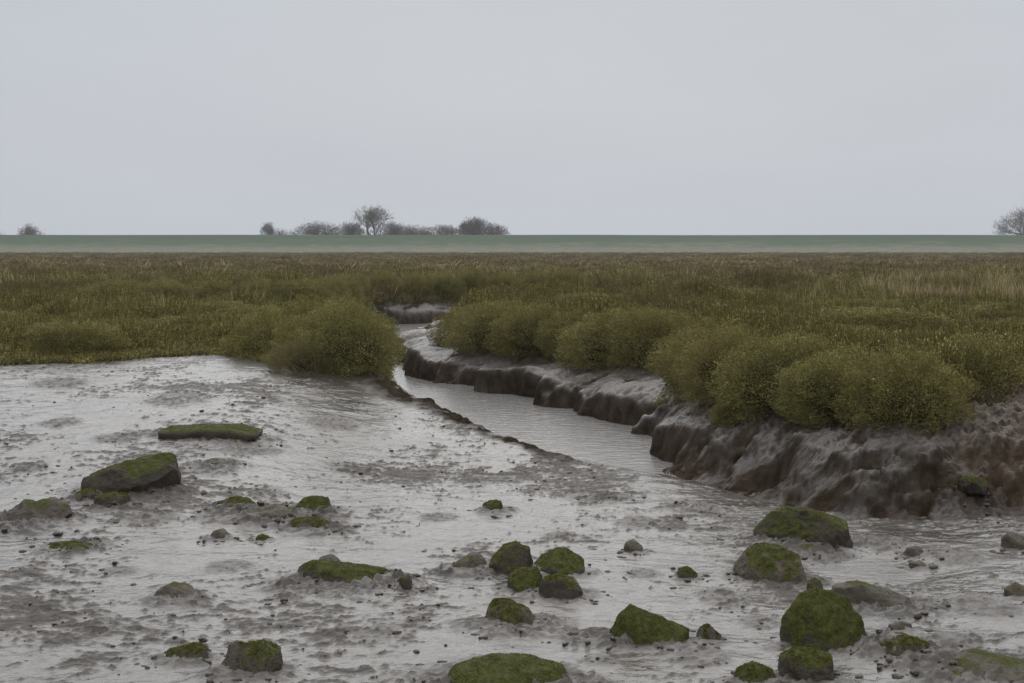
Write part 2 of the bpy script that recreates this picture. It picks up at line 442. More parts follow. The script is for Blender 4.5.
def bank_material():
    m, nt, b = new_mat('bank_grass'); q = N(nt); p = q.pos()
    z = q.node('ShaderNodeSeparateXYZ'); nt.links.new(p, z.inputs[0])
    n = q.noise(.25, 5, .65, q.mapv(p, (.25, 1, 1))); n2 = q.noise(1.2, 4, .6, q.mapv(p, (.3, 1, 1)))
    g = q.mix(q.rng(n, .3, .7), (.007, .027, .005), (.015, .045, .009))
    st = q.mix(q.rng(n2, .3, .7), (.030, .044, .018), (.110, .108, .066))
    k = q.rng(q.math('ADD', z.outputs[1], q.math('MULTIPLY', q.math('SUBTRACT', n, .5), 26.0)), 320, 330)
    q.put(b.inputs['Base Color'], q.mix(k, st, g)); b.inputs['Roughness'].default_value = .9
    return m
prof = [(303, .80), (306, 1.0), (316, 1.7), (323, 2.3), (333, 4.75), (334.5, 5.0), (338, 5.05), (340, 4.8), (352, 1.2), (355, 1.0), (860, 1.0)]
bx_ = np.linspace(-640, 640, 321)
V = []
for (yy, zz) in prof:
    V.append(np.stack([bx_, np.full(bx_.size, yy), zz + (.14*fbm2(bx_*.03, np.full(bx_.size, yy), 3) if 4 < zz else .15*fbm2(bx_*.05, np.full(bx_.size, yy), 3)*(1.2 < zz))], 1))
tag(link('sea_bank', mesh_np('sea_bank', np.concatenate(V), grid_faces(len(bx_), len(prof)), bank_material())), kind='structure', label='long green grass sea bank across the horizon')

# ------------------------------------------------------------------ plants: leaf cards
def leaf_quads(base, dirs, length, width, nrm=None):
    n = len(base)
    d = dirs/np.linalg.norm(dirs, axis=1)[:, None]
    r = RNG.normal(size=(n, 3)); s = np.cross(d, r); s /= np.linalg.norm(s, axis=1)[:, None]+1e-9
    length = np.broadcast_to(length, n)[:, None]; width = np.broadcast_to(width, n)[:, None]
    bend = RNG.normal(size=(n, 3))*.12*length
    tip = base + d*length + bend
    mid = base + d*length*.5
    V = np.stack([base, mid + s*width*.5, tip, mid - s*width*.5], 1).reshape(-1, 3)
    Fc = np.arange(n*4).reshape(n, 4)
    return V, Fc

def tuft_leafy(seed, n=210):
    a = RNG.uniform(0, 2*np.pi, n); r = .17*np.sqrt(RNG.uniform(0, 1, n))
    h = (.30*(1-(r/.2)**2*.7))*RNG.uniform(.35, 1.05, n)
    base = np.stack([np.cos(a)*r, np.sin(a)*r, h], 1)
    dirs = np.stack([np.cos(a)*r*2.5, np.sin(a)*r*2.5, np.full(n, .24)], 1) + RNG.normal(size=(n, 3))*.48
    V, Fc = leaf_quads(base, dirs, RNG.uniform(.018, .036, n), RNG.uniform(.008, .014, n))
    lv = np.repeat(np.clip(.46+RNG.normal(size=n)*.20, 0, 1), 4)
    # stalks carrying the leaves
    k = 22
    a = RNG.uniform(0, 2*np.pi, k); r = .15*np.sqrt(RNG.uniform(0, 1, k))
    b0 = np.stack([np.cos(a)*r*.5, np.sin(a)*r*.5, np.full(k, -.1)], 1)
    d = np.stack([np.cos(a)*r*.7, np.sin(a)*r*.7, np.full(k, .35)], 1)
    V2, F2 = leaf_quads(b0, d, .42, .012)
    return np.concatenate([V, V2]), np.concatenate([Fc, F2+len(V)]), np.concatenate([lv, np.full(len(V2), .1)])

def tuft_grass(n=70, h0=.40, spread=.16, w=.008, lean=.25):
    a = RNG.uniform(0, 2*np.pi, n); r = spread*np.sqrt(RNG.uniform(0, 1, n))
    base = np.stack([np.cos(a)*r, np.sin(a)*r, np.full(n, -.06)], 1)
    d = np.stack([RNG.normal(size=n)*lean, RNG.normal(size=n)*lean, np.ones(n)], 1)
    V, Fc = leaf_quads(base, d, RNG.uniform(.5, 1.1, n)*h0, RNG.uniform(.7, 1.4, n)*w)
    return V, Fc, np.repeat(RNG.uniform(.2, 1, n), 4)

protos = bpy.data.collections.new('plant_prototypes')
def proto(name, vfl, mat):
    V, Fc, lv = vfl
    o = bpy.data.objects.new(name, mesh_np(name, V, Fc, mat, False, {'lv': lv})); protos.objects.link(o)
for i in range(3): proto('a_leafy_%d' % i, tuft_leafy(i), M_MARSH)
for i in range(2): proto('b_grass_%d' % i, tuft_grass(70, .36), M_MARSH)
protos2 = bpy.data.collections.new('straw_prototypes')
for i in range(2):
    o = bpy.data.objects.new('straw_%d' % i, None)
    V, Fc, lv = tuft_grass(13, .66, .16, .013, .14)
    o = bpy.data.objects.new('straw_%d' % i, mesh_np('straw', V, Fc, M_STRAW, False, {'lv': lv})); protos2.objects.link(o)

def scatter_group(name, coll):
    ng = bpy.data.node_groups.new(name, 'GeometryNodeTree')
    ng.interface.new_socket('Geometry', in_out='INPUT', socket_type='NodeSocketGeometry')
    ng.interface.new_socket('Geometry', in_out='OUTPUT', socket_type='NodeSocketGeometry')
    nn = ng.nodes
    gi = nn.new('NodeGroupInput'); go = nn.new('NodeGroupOutput')
    ci = nn.new('GeometryNodeCollectionInfo'); ci.inputs['Collection'].default_value = coll
    ci.inputs['Separate Children'].default_value = True; ci.inputs['Reset Children'].default_value = True
    iop = nn.new('GeometryNodeInstanceOnPoints'); iop.inputs['Pick Instance'].default_value = True
    def at(n, t):
        a = nn.new('GeometryNodeInputNamedAttribute'); a.data_type = t; a.inputs['Name'].default_value = n
        return [o for o in a.outputs if o.enabled and o.name == 'Attribute'][0]
    L = ng.links.new
    L(gi.outputs[0], iop.inputs['Points']); L(ci.outputs[0], iop.inputs['Instance'])
    e2r = nn.new('FunctionNodeEulerToRotation'); L(at('rot', 'FLOAT_VECTOR'), e2r.inputs[0])
    L(at('pick', 'INT'), iop.inputs['Instance Index'])
    L(e2r.outputs[0], iop.inputs['Rotation']); L(at('scl', 'FLOAT_VECTOR'), iop.inputs['Scale'])
    L(iop.outputs[0], go.inputs[0])
    return ng

def scatter(name, P, scl, rot, pick, tint, coll):
    me = bpy.data.meshes.new(name); me.vertices.add(len(P)); me.vertices.foreach_set('co', np.asarray(P, np.float32).ravel())
    for an, t, v, f in (('scl', 'FLOAT_VECTOR', scl, 'vector'), ('rot', 'FLOAT_VECTOR', rot, 'vector'), ('pick', 'INT', pick, 'value'), ('tint', 'FLOAT', tint, 'value')):
        a = me.attributes.new(an, t, 'POINT')
        a.data.foreach_set(f, np.asarray(v, np.int32 if t == 'INT' else np.float32).ravel())
    o = link(name, me); md = o.modifiers.new('scatter', 'NODES'); md.node_group = scatter_group(name, coll)
    return o

# points: spacing grows with distance
P = []
def band(y0, y1, sp, half):
    nx = int(2*half/sp); ny = max(1, int((y1-y0)/sp))
    X, Y = np.meshgrid(np.linspace(-half, half, nx), np.linspace(y0, y1, ny, endpoint=False))
    X = X + RNG.uniform(-.6, .6, X.shape)*sp; Y = Y + RNG.uniform(-.6, .6, Y.shape)*sp
    return np.stack([X.ravel(), Y.ravel(), np.full(X.size, sp)], 1)
for y0, y1, sp in ((12.5, 20, .115), (20, 27, .125), (27, 36, .17), (36, 48, .24), (48, 62, .34), (62, 85, .5), (85, 120, .8), (120, 170, 1.15), (170, 235, 1.6), (235, 303, 2.1)):
    P.append(band(y0, y1, sp, y1*.44+2))
P = np.concatenate(P)
z, _, _, veg, _ = terrain(P[:, 0], P[:, 1], False)
z = np.where(P[:, 1] > 58, MARSH_Z, z)
dR = dist(VEG_R, P[:, 0], P[:, 1]); dL = dist(VEG_L, P[:, 0], P[:, 1])
keep = (veg & ((dR > .05) | (P[:, 1] > 30) | (P[:, 0] > 5))) | (P[:, 1] > 59)
P = P[keep]; z = z[keep]; d_edge = np.minimum(dR, dL)[keep]; dLk = dL[keep]; dRk = dR[keep]
X, Y, sp = P.T
big = fbm2(X*.12, Y*.07+3, 3); med = fbm2(X*.7+5, Y*.5, 3)
far = S((Y-26)/70)
patchg = np.clip(.5 + 1.5*fbm2(X*.25+30, Y*.16, 3), 0, 1)
hgt = (.95 + .75*med + .45*big)*RNG.uniform(.75, 1.2, len(X))
hgt = hgt + .75*S((fbm2(X*.42+12, Y*.30, 2)-.10)*4)*S((Y-19)/4)
hgt = hgt*(1+.55*(1-S((dRk-.3)/2.2))*(Y < 32))
# low ragged fringe where the left marsh meets the mud
hgt *= np.where((dLk < dRk) & (Y < 24), .5+.5*S(dLk/1.6), 1)
sxy = np.clip(sp/.15, 1.05, 4.5)*RNG.uniform(.9, 1.2, len(X))
hz = np.clip(hgt, .35, 1.7)*np.where(Y > 60, .75, 1)
grassy = (RNG.uniform(0, 1, len(X)) < .10 + .30*far*patchg + .06*((X < -1)*(Y < 26))) & (dRk > 1.6)
pick = np.where(grassy, 3 + RNG.integers(0, 2, len(X)), RNG.integers(0, 3, len(X)))
tint = np.clip(.26 + .48*far + .75*big + .35*med*far + .75*fbm2(X*.22+80, Y*.3, 3) + RNG.normal(size=len(X))*.13, 0, 1)
rot = np.stack([RNG.normal(size=len(X))*.12, RNG.normal(size=len(X))*.12, RNG.uniform(0, 6.28, len(X))], 1)
ob = scatter('marsh_vegetation', np.stack([X, Y, z-.02], 1), np.stack([sxy, sxy, hz], 1), rot, pick, tint, protos)
tag(ob, 'dense olive and brown saltmarsh plants covering the flat marsh', 'marsh plants', kind='stuff')
# straw-coloured taller grass
Q = []
for y0, y1, sp in ((27, 40, .26), (40, 62, .36), (62, 110, .8)):
    Q.append(band(y0, y1, sp, y1*.42+2))
Q = np.concatenate(Q)
m_ = (fbm2(Q[:, 0]*.10+3, Q[:, 1]*.10, 2)*.6 + .9*S((Q[:, 0]/Q[:, 1]-.20)/.08)*S((Q[:, 1]-27)/4)*S((58-Q[:, 1])/12) - .95 + RNG.normal(size=len(Q))*.42) > 0
Q = Q[m_]
zq, _, _, vq, _ = terrain(Q[:, 0], Q[:, 1], False)
ok = vq | (Q[:, 1] > 59); Q = Q[ok]; zq = np.where(Q[:, 1] > 58, MARSH_Z, zq[ok])
s_ = np.maximum(1, Q[:, 2]/.26)
ob = scatter('straw_grass', np.stack([Q[:, 0], Q[:, 1], zq], 1), np.stack([s_, s_, RNG.uniform(.75, 1.15, len(Q))], 1), np.stack([RNG.normal(size=len(Q))*.05, RNG.normal(size=len(Q))*.05, RNG.uniform(0, 6.28, len(Q))], 1), RNG.integers(0, 2, len(Q)), RNG.uniform(0, .8, len(Q)), protos2)
tag(ob, 'thin straw coloured grass standing above the darker marsh plants', 'grass', kind='stuff')

# ------------------------------------------------------------------ creek-side shrubs
def tube(pts, radii, sides=5):
    pts = np.asarray(pts, float); V = []; n = len(pts)
    for i in range(n):
        t = pts[min(i+1, n-1)] - pts[max(i-1, 0)]; t /= np.linalg.norm(t)+1e-9
        a = np.cross(t, [0.31, .77, .2]); a /= np.linalg.norm(a)+1e-9; b = np.cross(t, a)
        for k in range(sides):
            th = 2*np.pi*k/sides; V.append(pts[i] + radii[i]*(math.cos(th)*a + math.sin(th)*b))
    Fc = []
    for i in range(n-1):
        for k in range(sides):
            Fc.append((i*sides+k, i*sides+(k+1) % sides, (i+1)*sides+(k+1) % sides, (i+1)*sides+k))
    return np.array(V), np.array(Fc)

def joined(parts):
    V = []; Fc = []; o = 0
    for v, f in parts:
        V.append(v); Fc.append(f+o); o += len(v)
    return np.concatenate(V), np.concatenate(Fc)

bm = bmesh.new(); bmesh.ops.create_icosphere(bm, subdivisions=4, radius=1)
IV4 = np.array([v.co[:] for v in bm.verts]); IF4 = np.array([[v.index for v in f.verts] for f in bm.faces]); bm.free()
def shrub_meshes(seed, nleaf, leafmat, shade_core=.60):
    rs = np.random.default_rng(seed)
    d = rs.normal(size=(nleaf, 3)); d /= np.linalg.norm(d, axis=1)[:, None]
    d = d[d[:, 2] > -.93]
    lump = 1 + .34*fbm3(d*1.7+seed*3.1, 2) + .20*fbm3(d*4.5+seed, 2)
    r = lump*(.66+.38*rs.uniform(0, 1, len(d))**.7)
    flare = np.where(d[:, 2] < 0, np.maximum(1, .88/np.sqrt(np.clip(1-d[:, 2]**2, .05, 1))), 1)
    base = d*r[:, None]*np.stack([flare, flare, np.ones(len(d))], 1); base[:, 2] = base[:, 2]*1.0+.85
    dirs = d*1.0 + np.array([0, 0, .30]) + rs.normal(size=d.shape)*.50
    V, Fc = leaf_quads(base, dirs, rs.uniform(.026, .056, len(d)), rs.uniform(.011, .019, len(d)))
    lv = np.repeat(np.clip(.45+.5*fbm3(d*4+seed*2, 3)+rs.normal(size=len(d))*.16, 0, 1), 4)
    fol = mesh_np('foliage', V, Fc, leafmat, False, {'lv': lv})
    st = []
    for k in range(14):
        a = rs.uniform(0, 6.28); q = rs.uniform(.2, .85); hh = rs.uniform(.5, 1.1)
        st.append(tube([(math.cos(a)*.12, math.sin(a)*.12, -.25), (math.cos(a)*q*.6, math.sin(a)*q*.6, hh*.45), (math.cos(a)*q, math.sin(a)*q, hh)], [.03, .02, .008], 4))
    # dark ball added inside, so gaps and undersides read as shade
    cd_ = IV4; cl_ = (1 + .34*fbm3(cd_*1.7+seed*3.1, 2) + .20*fbm3(cd_*4.5+seed, 2))*shade_core
    cv_ = cd_*cl_[:, None]; cv_[:, 2] += .85
    v, f = joined(st)
    f = np.concatenate([f[:, [0, 1, 2]], f[:, [0, 2, 3]], IF4+len(v)]); v = np.concatenate([v, cv_])
    return fol, mesh_np('stems_shade_core', v, f, M_STEM_SHADE)

SH = [shrub_meshes(i+1, 46000, M_SHRUB) for i in range(4)]
SHP = shrub_meshes(9, 24000, M_PALE, .35)
SHL = [shrub_meshes(20+i, 52000, M_SHRUB, .42) for i in range(2)]
def shrub(x, y, zb, rx, ry, rz, rot, label, group, meshes, name='marsh_shrub'):
    r = link(name, None); r.location = (x, y, zb); r.rotation_euler = (0, 0, rot); r.scale = (rx, ry, rz)
    r.empty_display_size = .2
    tag(r, label, 'shrub', group)
    link('foliage', meshes[0], r); link('stems_shade_core', meshes[1], r)
    return r

ORD = ['nearest', 'second', 'third', 'fourth', 'fifth', 'sixth', 'seventh', 'eighth', 'ninth', 'tenth', 'eleventh', 'twelfth', 'thirteenth', 'fourteenth', 'fifteenth', 'sixteenth']
def bush(x, y, rx, top, label, group, k, rz=None, ry=None, name='marsh_shrub', meshes=None):
    zb, *_ = terrain(np.array([x]), np.array([y]), False)
    rz = rz or rx
    zb_ = top - 1.9*rz
    shrub(x, y, zb_, rx, ry or rx*.95, rz, random.uniform(0, 6.28), label, group, meshes or SH[k % 4], name)

RIGHT = [  # x, y, radius, top, label
 (5.45, 15.0, .62, 1.34, 'low olive bush at the right picture edge above the bare brown bank'),
 (4.66, 14.3, .50, 1.30, 'dark bush crowning the bare brown bank just right of the biggest overhanging bush'),
 (3.72, 13.30, .47, 1.30, 'biggest overhanging bush, reaching lowest over the mud beside the bare brown bank'),
 (3.30, 13.95, .40, 1.27, 'rounded grey-green bush immediately left of the biggest overhanging bush'),
 (2.88, 14.75, .45, 1.30, 'wide bush above the rilled mud slope, second left of the biggest overhanging bush'),
 (2.48, 15.75, .43, 1.30, 'bush on the projecting corner where the bank turns back from the mudflat'),
 (2.62, 17.3, .45, 1.32, 'shaded bush set back just behind the projecting bank corner'),
 (2.85, 19.2, .50, 1.30, 'bush in the dark recess of the bank behind the projecting corner'),
 (2.15, 20.75, .50, 1.30, 'rounded bush over the mud lobe at the right end of the long creekside row'),
 (1.68, 21.3, .50, 1.28, 'large domed bush in the creekside row above the widest mud lobe'),
 (1.12, 23.0, .50, 1.28, 'domed bush in the middle of the creekside row above the mud shelf'),
 (.45, 23.6, .50, 1.27, 'domed bush over the mud shelf, left of the middle of the creekside row'),
 (-.15, 24.3, .52, 1.25, 'tall domed bush near the left end of the creekside row'),
 (-.20, 26.0, .52, 1.24, 'second bush from the left end of the right creekside row'),
 (-.62, 26.8, .52, 1.18, 'dark round bush ending the right creekside row where the creek narrows'),
]
for i, (x, y, r, top, lab) in enumerate(RIGHT):
    bush(x-.04, y-.02, r*(1.60+.35*math.sin(i*2.3)), top-.05+.05*math.sin(i*1.7), lab, 'bushes along the right creek bank', i, rz=r*1.02, ry=r*1.3)
bush(2.22, 14.6, .17, .62, 'small dark bush hanging alone low on the right mud slope', 'bushes along the right creek bank', 1, rz=.17)
LEFT = [
 (-2.20, 19.1, .72, 1.46, 'big round dark bush on the left bank beside the creek water'),
 (-2.45, 20.8, .72, 1.40, 'round bush behind the big dark bush on the left bank'),
 (-3.15, 22.4, .75, 1.40, 'olive mound of bush farther back on the left creek bank'),
 (-2.80, 19.75, .62, 1.24, 'low olive bush left of the big round dark bush at the mud edge'),
 (-3.55, 20.9, .78, 1.28, 'broad low bush near the bright wet mud on the left'),
]
for i, (x, y, r, top, lab) in enumerate(LEFT):
    bush(x, y, r, top, lab, 'bushes on the left creek bank', i+1, rz=r*.92)
bush(-2.72, 18.62, .52, .98, 'pale straw coloured low bush spilling onto the mud on the left', 'bushes on the left creek bank', 0, rz=.25, ry=.3, meshes=SHP)
for i, (x, y) in enumerate(((-4.7, 41.5), (-3.9, 43.0), (-3.0, 43.7), (-2.1, 44.2), (-1.2, 44.6), (-.2, 45.0), (.8, 45.3), (1.8, 45.5))):
    bush(x, y, .68, 1.42+.05*math.sin(i*2.1), ['leftmost', 'second from left', 'third from left', 'fourth from left', 'fourth from right', 'third from right', 'second from right', 'rightmost'][i] + ' bush in the far row across the creek bend', 'bushes across the creek bend', i, rz=.62)
for i, (x, y) in enumerate(((-4.7, 36.6), (-4.65, 39.2))):
    bush(x, y, .6, 1.40, ['nearer', 'farther'][i] + ' dark bush beside the upper creek, behind the left bank bushes', 'bushes on the left creek bank', i, rz=.58)
for i, (x, y) in enumerate(((-4.9, 33.0), (-5.8, 32.7), (-6.8, 32.6), (-7.9, 32.4), (-9.0, 32.2))):
    bush(x, y, .85, 1.45, ['right end', 'second from right', 'middle', 'second from left', 'left end'][i] + ' bush of the row shading the left side gully', 'bushes along the left gully', i, rz=.5)

# low cushions that swell out of the flat marsh
for i, (x, y, r) in enumerate(((-6.4, 20.6, .9), (-8.4, 22.5, 1.1), (-5.2, 23.6, 1.2), (-7.2, 26.0, 1.3), (-10.3, 25.2, 1.2), (-5.6, 27.6, 1.1), (-9.0, 29.3, 1.3), (-11.8, 31.0, 1.4), (-7.8, 36.5, 1.5), (-11.5, 38.5, 1.6), (-4.6, 25.2, .9), (-9.6, 20.9, .8))):
    bush(x, y, r, 1.12+.10*math.sin(i*1.9)+.006*(y-20), 'low spreading cushion of olive plants swelling out of the left marsh', 'low plant cushions on the left marsh', i, rz=.34, ry=r*.7, meshes=SHL[i % 2])
for i, (x, y, r) in enumerate(((4.6, 16.2, .8), (6.6, 18.2, 1.0), (4.2, 18.3, .9), (5.4, 20.8, 1.2), (3.9, 22.6, 1.0), (8.0, 22.8, 1.2), (2.6, 25.6, 1.0), (6.2, 25.8, 1.2), (1.6, 28.6, 1.2), (9.8, 26.5, 1.3), (4.4, 31.0, 1.4), (.8, 32.8, 1.2))):
    bush(x, y, r, 1.26+.07*math.sin(i*2.7), 'low spreading cushion of olive plants behind the right creekside bushes', 'low plant cushions on the right marsh', i+2, rz=.34, ry=r*.7, meshes=SHL[i % 2])

# ------------------------------------------------------------------ rocks
bm = bmesh.new(); bmesh.ops.create_icosphere(bm, subdivisions=6, radius=1)
IV = np.array([v.co[:] for v in bm.verts]); IF = np.array([[v.index for v in f.verts] for f in bm.faces]); bm.free()
bm = bmesh.new(); bmesh.ops.create_icosphere(bm, subdivisions=5, radius=1)
IV5 = np.array([v.co[:] for v in bm.verts]); IF5 = np.array([[v.index for v in f.verts] for f in bm.faces]); bm.free()

def poly_radius(poly, th):
    R = np.zeros_like(th)
    n = len(poly)
    dx, dz = np.cos(th), np.sin(th)
    for i in range(n):
        ax, az = poly[i]; bx, bz = poly[(i+1) % n]
        ex, ez = bx-ax, bz-az
        den = dx*ez - dz*ex
        den = np.where(np.abs(den) < 1e-9, 1e-9, den)
        t = (ax*ez - az*ex)/den; s = (ax*dz - az*dx)/den
        ok = (t > 0) & (s >= -1e-6) & (s <= 1+1e-6)
        R = np.where(ok, np.maximum(R, t), R)
    return R

ROCKS = []
def rock(*a, **k): ROCKS.append((a, k))
def place_rock(outline, depth=.8, mud=.3, base=None, **_):
    ol = np.array(outline, float)
    cx = (ol[:, 0].min()+ol[:, 0].max())/2; by = base if base is not None else ol[:, 1].max()
    g = ground_at(cx, by); w = (ol[:, 0].max()-ol[:, 0].min())*g[1]/F; D = depth*w/2
    SKIRTS.append((g[0]*(g[1]+D*.75)/g[1], g[1]+D*.75, w/2, D, min(.07, .11*w)*(.55+mud)))
    return g

_rs = [0]
def build_rock(g, outline, label, depth=.8, moss=.5, mud=.3, tint=.0, lean=.35, p=2.4, rough=1.0, sink=.05, group='rocks scattered on the mud', base=None, name='rock', cat='rock', lift=0, yaw=0, facets=8, mossz=.47):
    """outline: the rock's front outline (x, y in photo units at its distance); depth: thickness as a share of its width"""
    _rs[0] += 1; seed = _rs[0]
    ol = np.array(outline, float)
    cx = (ol[:, 0].min()+ol[:, 0].max())/2; by = base if base is not None else ol[:, 1].max()
    gx, gy, gz_ = g
    w = (ol[:, 0].max()-ol[:, 0].min())*gy/F
    D = depth*w/2
    s = (gy + D*.6)/F
    loc = np.stack([(ol[:, 0]-cx)*s, (by-ol[:, 1])*s], 1)
    hmax = loc[:, 1].max()
    low = loc[:, 1] < .28*hmax
    loc[:, 1] -= D*.70*(by-247)/F
    loc[:, 1] = np.where(low, loc[:, 1]-sink-.45*hmax, loc[:, 1])
    c0 = np.array([0, (loc[:, 1].max()+loc[:, 1].min())/2]); pl = loc-c0
    if p < 1.6: pl[:, 0] *= 1.12; pl[:, 1] *= 1.05
    iv, jf = (IV, IF) if w > .35 else (IV5, IF5)
    d = iv
    rho = np.sqrt(d[:, 0]**2+d[:, 2]**2); th = np.arctan2(d[:, 2], d[:, 0])
    R = poly_radius(pl, th)
    k = (rho**p+np.abs(d[:, 1])**p)**(-1/p)
    x = k*rho*R*np.cos(th); zz = k*rho*R*np.sin(th); y = k*d[:, 1]*D
    size = max(w, .1)
    P3 = np.stack([x, y, zz], 1)
    off = seed*13.7
    hz_ = (pl[:, 1].max()-pl[:, 1].min())/2
    U = P3/np.array([w/2, D, hz_]); rr = np.random.default_rng(seed)
    for _k in range(facets):
        fnv = rr.normal(size=3); fnv[1] = -abs(fnv[1]); fnv /= np.linalg.norm(fnv)
        t_ = U@fnv - rr.uniform(.60, .86)
        U = U - np.clip(t_, 0, None)[:, None]*fnv*.8
    P3 = U*np.array([w/2, D, hz_])
    q = P3/size
    # broken facets: quantised low-frequency noise, then grain
    nrm = P3/(np.linalg.norm(P3, axis=1)[:, None]+1e-9)
    big = fbm3(q*2.4+off, 3)
    rid = 1-np.abs(fbm3(q*5+off+5, 3))*2.2
    fine = fbm3(q*16+off, 4, .6)
    dsz = min(size, 1.5*hmax+.02); disp = dsz*(.060*big + .026*rid*rough + .030*fine*rough)
    P3 = P3 + nrm*disp[:, None]
    P3[:, 1] += lean*(P3[:, 2]-P3[:, 2].min())
    P3[:, 2] += c0[1]
    # normals
    fv = P3[jf]; fn = np.cross(fv[:, 1]-fv[:, 0], fv[:, 2]-fv[:, 0])
    vn = np.zeros_like(P3)
    for i in range(3): np.add.at(vn, jf[:, i], fn)
    vn /= np.linalg.norm(vn, axis=1)[:, None]+1e-9
    h = np.clip(P3[:, 2]/max(loc[:, 1].max(), .02), -1, 1.2)
    mm = moss - .40 - .65*mud + 2.0*(vn[:, 2]-mossz) + 1.0*fbm3(q*4.5+off+9, 4) + .10*h
    mm = np.clip(mm, 0, 1) if moss > 0 else np.zeros(len(P3))
    md = np.clip(mud*2.1 + .12 - h*1.15 + .8*fbm3(q*5+off, 3), 0, 1) if mud > 0 else np.zeros(len(P3))
    mm = mm*(1-md*.7)
    me = mesh_np(name, P3, jf, M_ROCK, True, {'moss': mm, 'mud': md, 'tint': np.full(len(P3), tint)})
    o = link(name, me)
    yc = gy + D*.75
    zt, *_ = terrain(np.array([gx]), np.array([gy]), False)
    o.location = (gx*yc/gy, yc, gz_ + lift)
    tag(o, label, cat, group)
    if moss >= .3 and w > .14 and mud < .45:
        A = np.linalg.norm(fn, axis=1); fm = mm[jf].mean(1)
        vis = (fm > .38) & (P3[jf].mean(1)[:, 2] > 0.0)
        if vis.sum() > 30:
            pr = A*vis*np.clip(fm, 0, 1); pr /= pr.sum()
            n = int(min(9000, 1500+w*w*26000))
            ids = RNG.choice(len(jf), n, p=pr)
            b = RNG.dirichlet((1, 1, 1), n)
            bp = np.einsum('nk,nkc->nc', b, P3[jf[ids]])
            nn = fn[ids]/(A[ids][:, None]+1e-12)
            clump = .5+1.2*np.clip(fbm3(bp/size*9+off, 2)+.3, 0, 1)
            V, Fc = leaf_quads(bp-nn*.003, nn+RNG.normal(size=(n, 3))*.55+np.array([0, 0, .2]), RNG.uniform(.004, .010, n)*clump, RNG.uniform(.003, .006, n))
            link('moss', mesh_np('moss', V, Fc, M_MOSS, False, {'lv': np.repeat(RNG.uniform(0, 1, n)**1.3, 4)}), o)
    return o

G1 = 'mossy rocks on the mudflat'
rock([(163, 443), (163, 429), (200, 426), (235, 426), (260, 432), (259, 437), (230, 438), (190, 444)], 'long flat mossy slab lying behind the large left boulder', .6, .75, .05, .1, .0, 8, .35, facets=0, mossz=.7, group=G1, base=442)
rock([(86, 492), (87, 477), (105, 470), (135, 461), (165, 454), (172, 458), (177, 478), (176, 496), (150, 499), (110, 497)], 'large dark wedge-shaped boulder with green moss on its sloping top, on the left', .75, .66, .0, .0, .02, 6.5, .7, facets=4, mossz=.66, group=G1, base=498)
rock([(194, 472), (198, 464), (213, 459), (232, 464), (240, 472)], 'low domed muddy rock between the flat slab and the large left boulder', .9, .35, .55, .3, group=G1)
rock([(64, 503), (72, 491), (85, 489), (98, 496), (97, 505)], 'small muddy stone at the left foot of the large boulder', .9, .4, .4, .2, group=G1)
rock([(89, 511), (92, 499), (110, 494), (126, 497), (132, 508), (128, 513)], 'lumpy mossy stone in front of the large left boulder', .9, .5, .35, .2, group=G1)
rock([(-12, 530), (-8, 512), (18, 505), (28, 507), (45, 502), (60, 509), (66, 517), (40, 525), (10, 532)], 'broad muddy mound of rock at the left picture edge', .8, .38, .5, .3, rough=1.6, group=G1)
rock([(40, 556), (45, 546), (70, 544), (90, 546), (101, 554), (90, 557)], 'thin flat patch of green mossy rock low on the left', .9, .75, .1, .2, .1, 3, .5, group=G1)
rock([(82, 548), (84, 541), (90, 539), (96, 543), (96, 548)], 'tiny brown stone behind the thin flat mossy patch', .9, 0, .3, .5, group=G1, lift=.0)
rock([(209, 514), (216, 504), (232, 499), (246, 501), (258, 511), (252, 516)], 'leftmost muddy rock of the low ridge in the left middle', .9, .5, .3, .1, group='rocks of the low left ridge')
rock([(246, 524), (252, 512), (268, 507), (290, 512), (300, 520), (290, 526)], 'brown muddy hump in the middle of the low left ridge', .9, .3, .55, .4, group='rocks of the low left ridge')
rock([(283, 513), (290, 503), (310, 499), (326, 500), (338, 515), (320, 517)], 'mossy rock at the right end of the low left ridge', .9, .6, .15, .0, group='rocks of the low left ridge')
rock([(284, 530), (292, 521), (315, 520), (335, 528), (343, 536), (320, 535)], 'low flat mossy rock in front of the low left ridge', .8, .5, .35, .1, group='rocks of the low left ridge')
rock([(205, 541), (210, 534), (222, 529), (232, 538), (230, 543)], 'small ragged muddy stone below the low left ridge', .9, .35, .5, .3, group=G1)
rock([(252, 543), (256, 537), (266, 536), (273, 541), (270, 544)], 'tiny dark stone right of the small ragged muddy stone', .9, .4, .3, 0, group=G1)
rock([(289, 583), (293, 572), (310, 566), (345, 568), (385, 574), (398, 584), (396, 595), (350, 594), (310, 590)], 'long low green rock left of the centre cluster', .75, .72, .3, .1, .2, 2.6, 1.3, group=G1, base=594)
rock([(311, 568), (318, 559), (330, 556), (341, 562), (341, 569)], 'small brown stone behind the long low green rock', .9, 0, .3, .3, group=G1)
rock([(396, 595), (399, 580), (408, 576), (414, 582), (416, 595)], 'small upright dark stone at the right end of the long low green rock', .9, .35, .2, .0, group=G1)
rock([(149, 605), (155, 592), (172, 586), (188, 590), (201, 603), (190, 607)], 'brown domed muddy rock alone in the lower left', 1, .28, .5, .35, rough=1.6, group=G1)
rock([(271, 604), (276, 597), (288, 596), (297, 602), (292, 605)], 'small flat brown stone right of the domed muddy rock', 1, 0, .4, .3, group=G1)
rock([(159, 664), (165, 653), (190, 648), (205, 651), (213, 662), (200, 667)], 'low muddy mossy rock at the bottom left, left of its taller neighbour', .9, .48, .4, .2, group=G1)
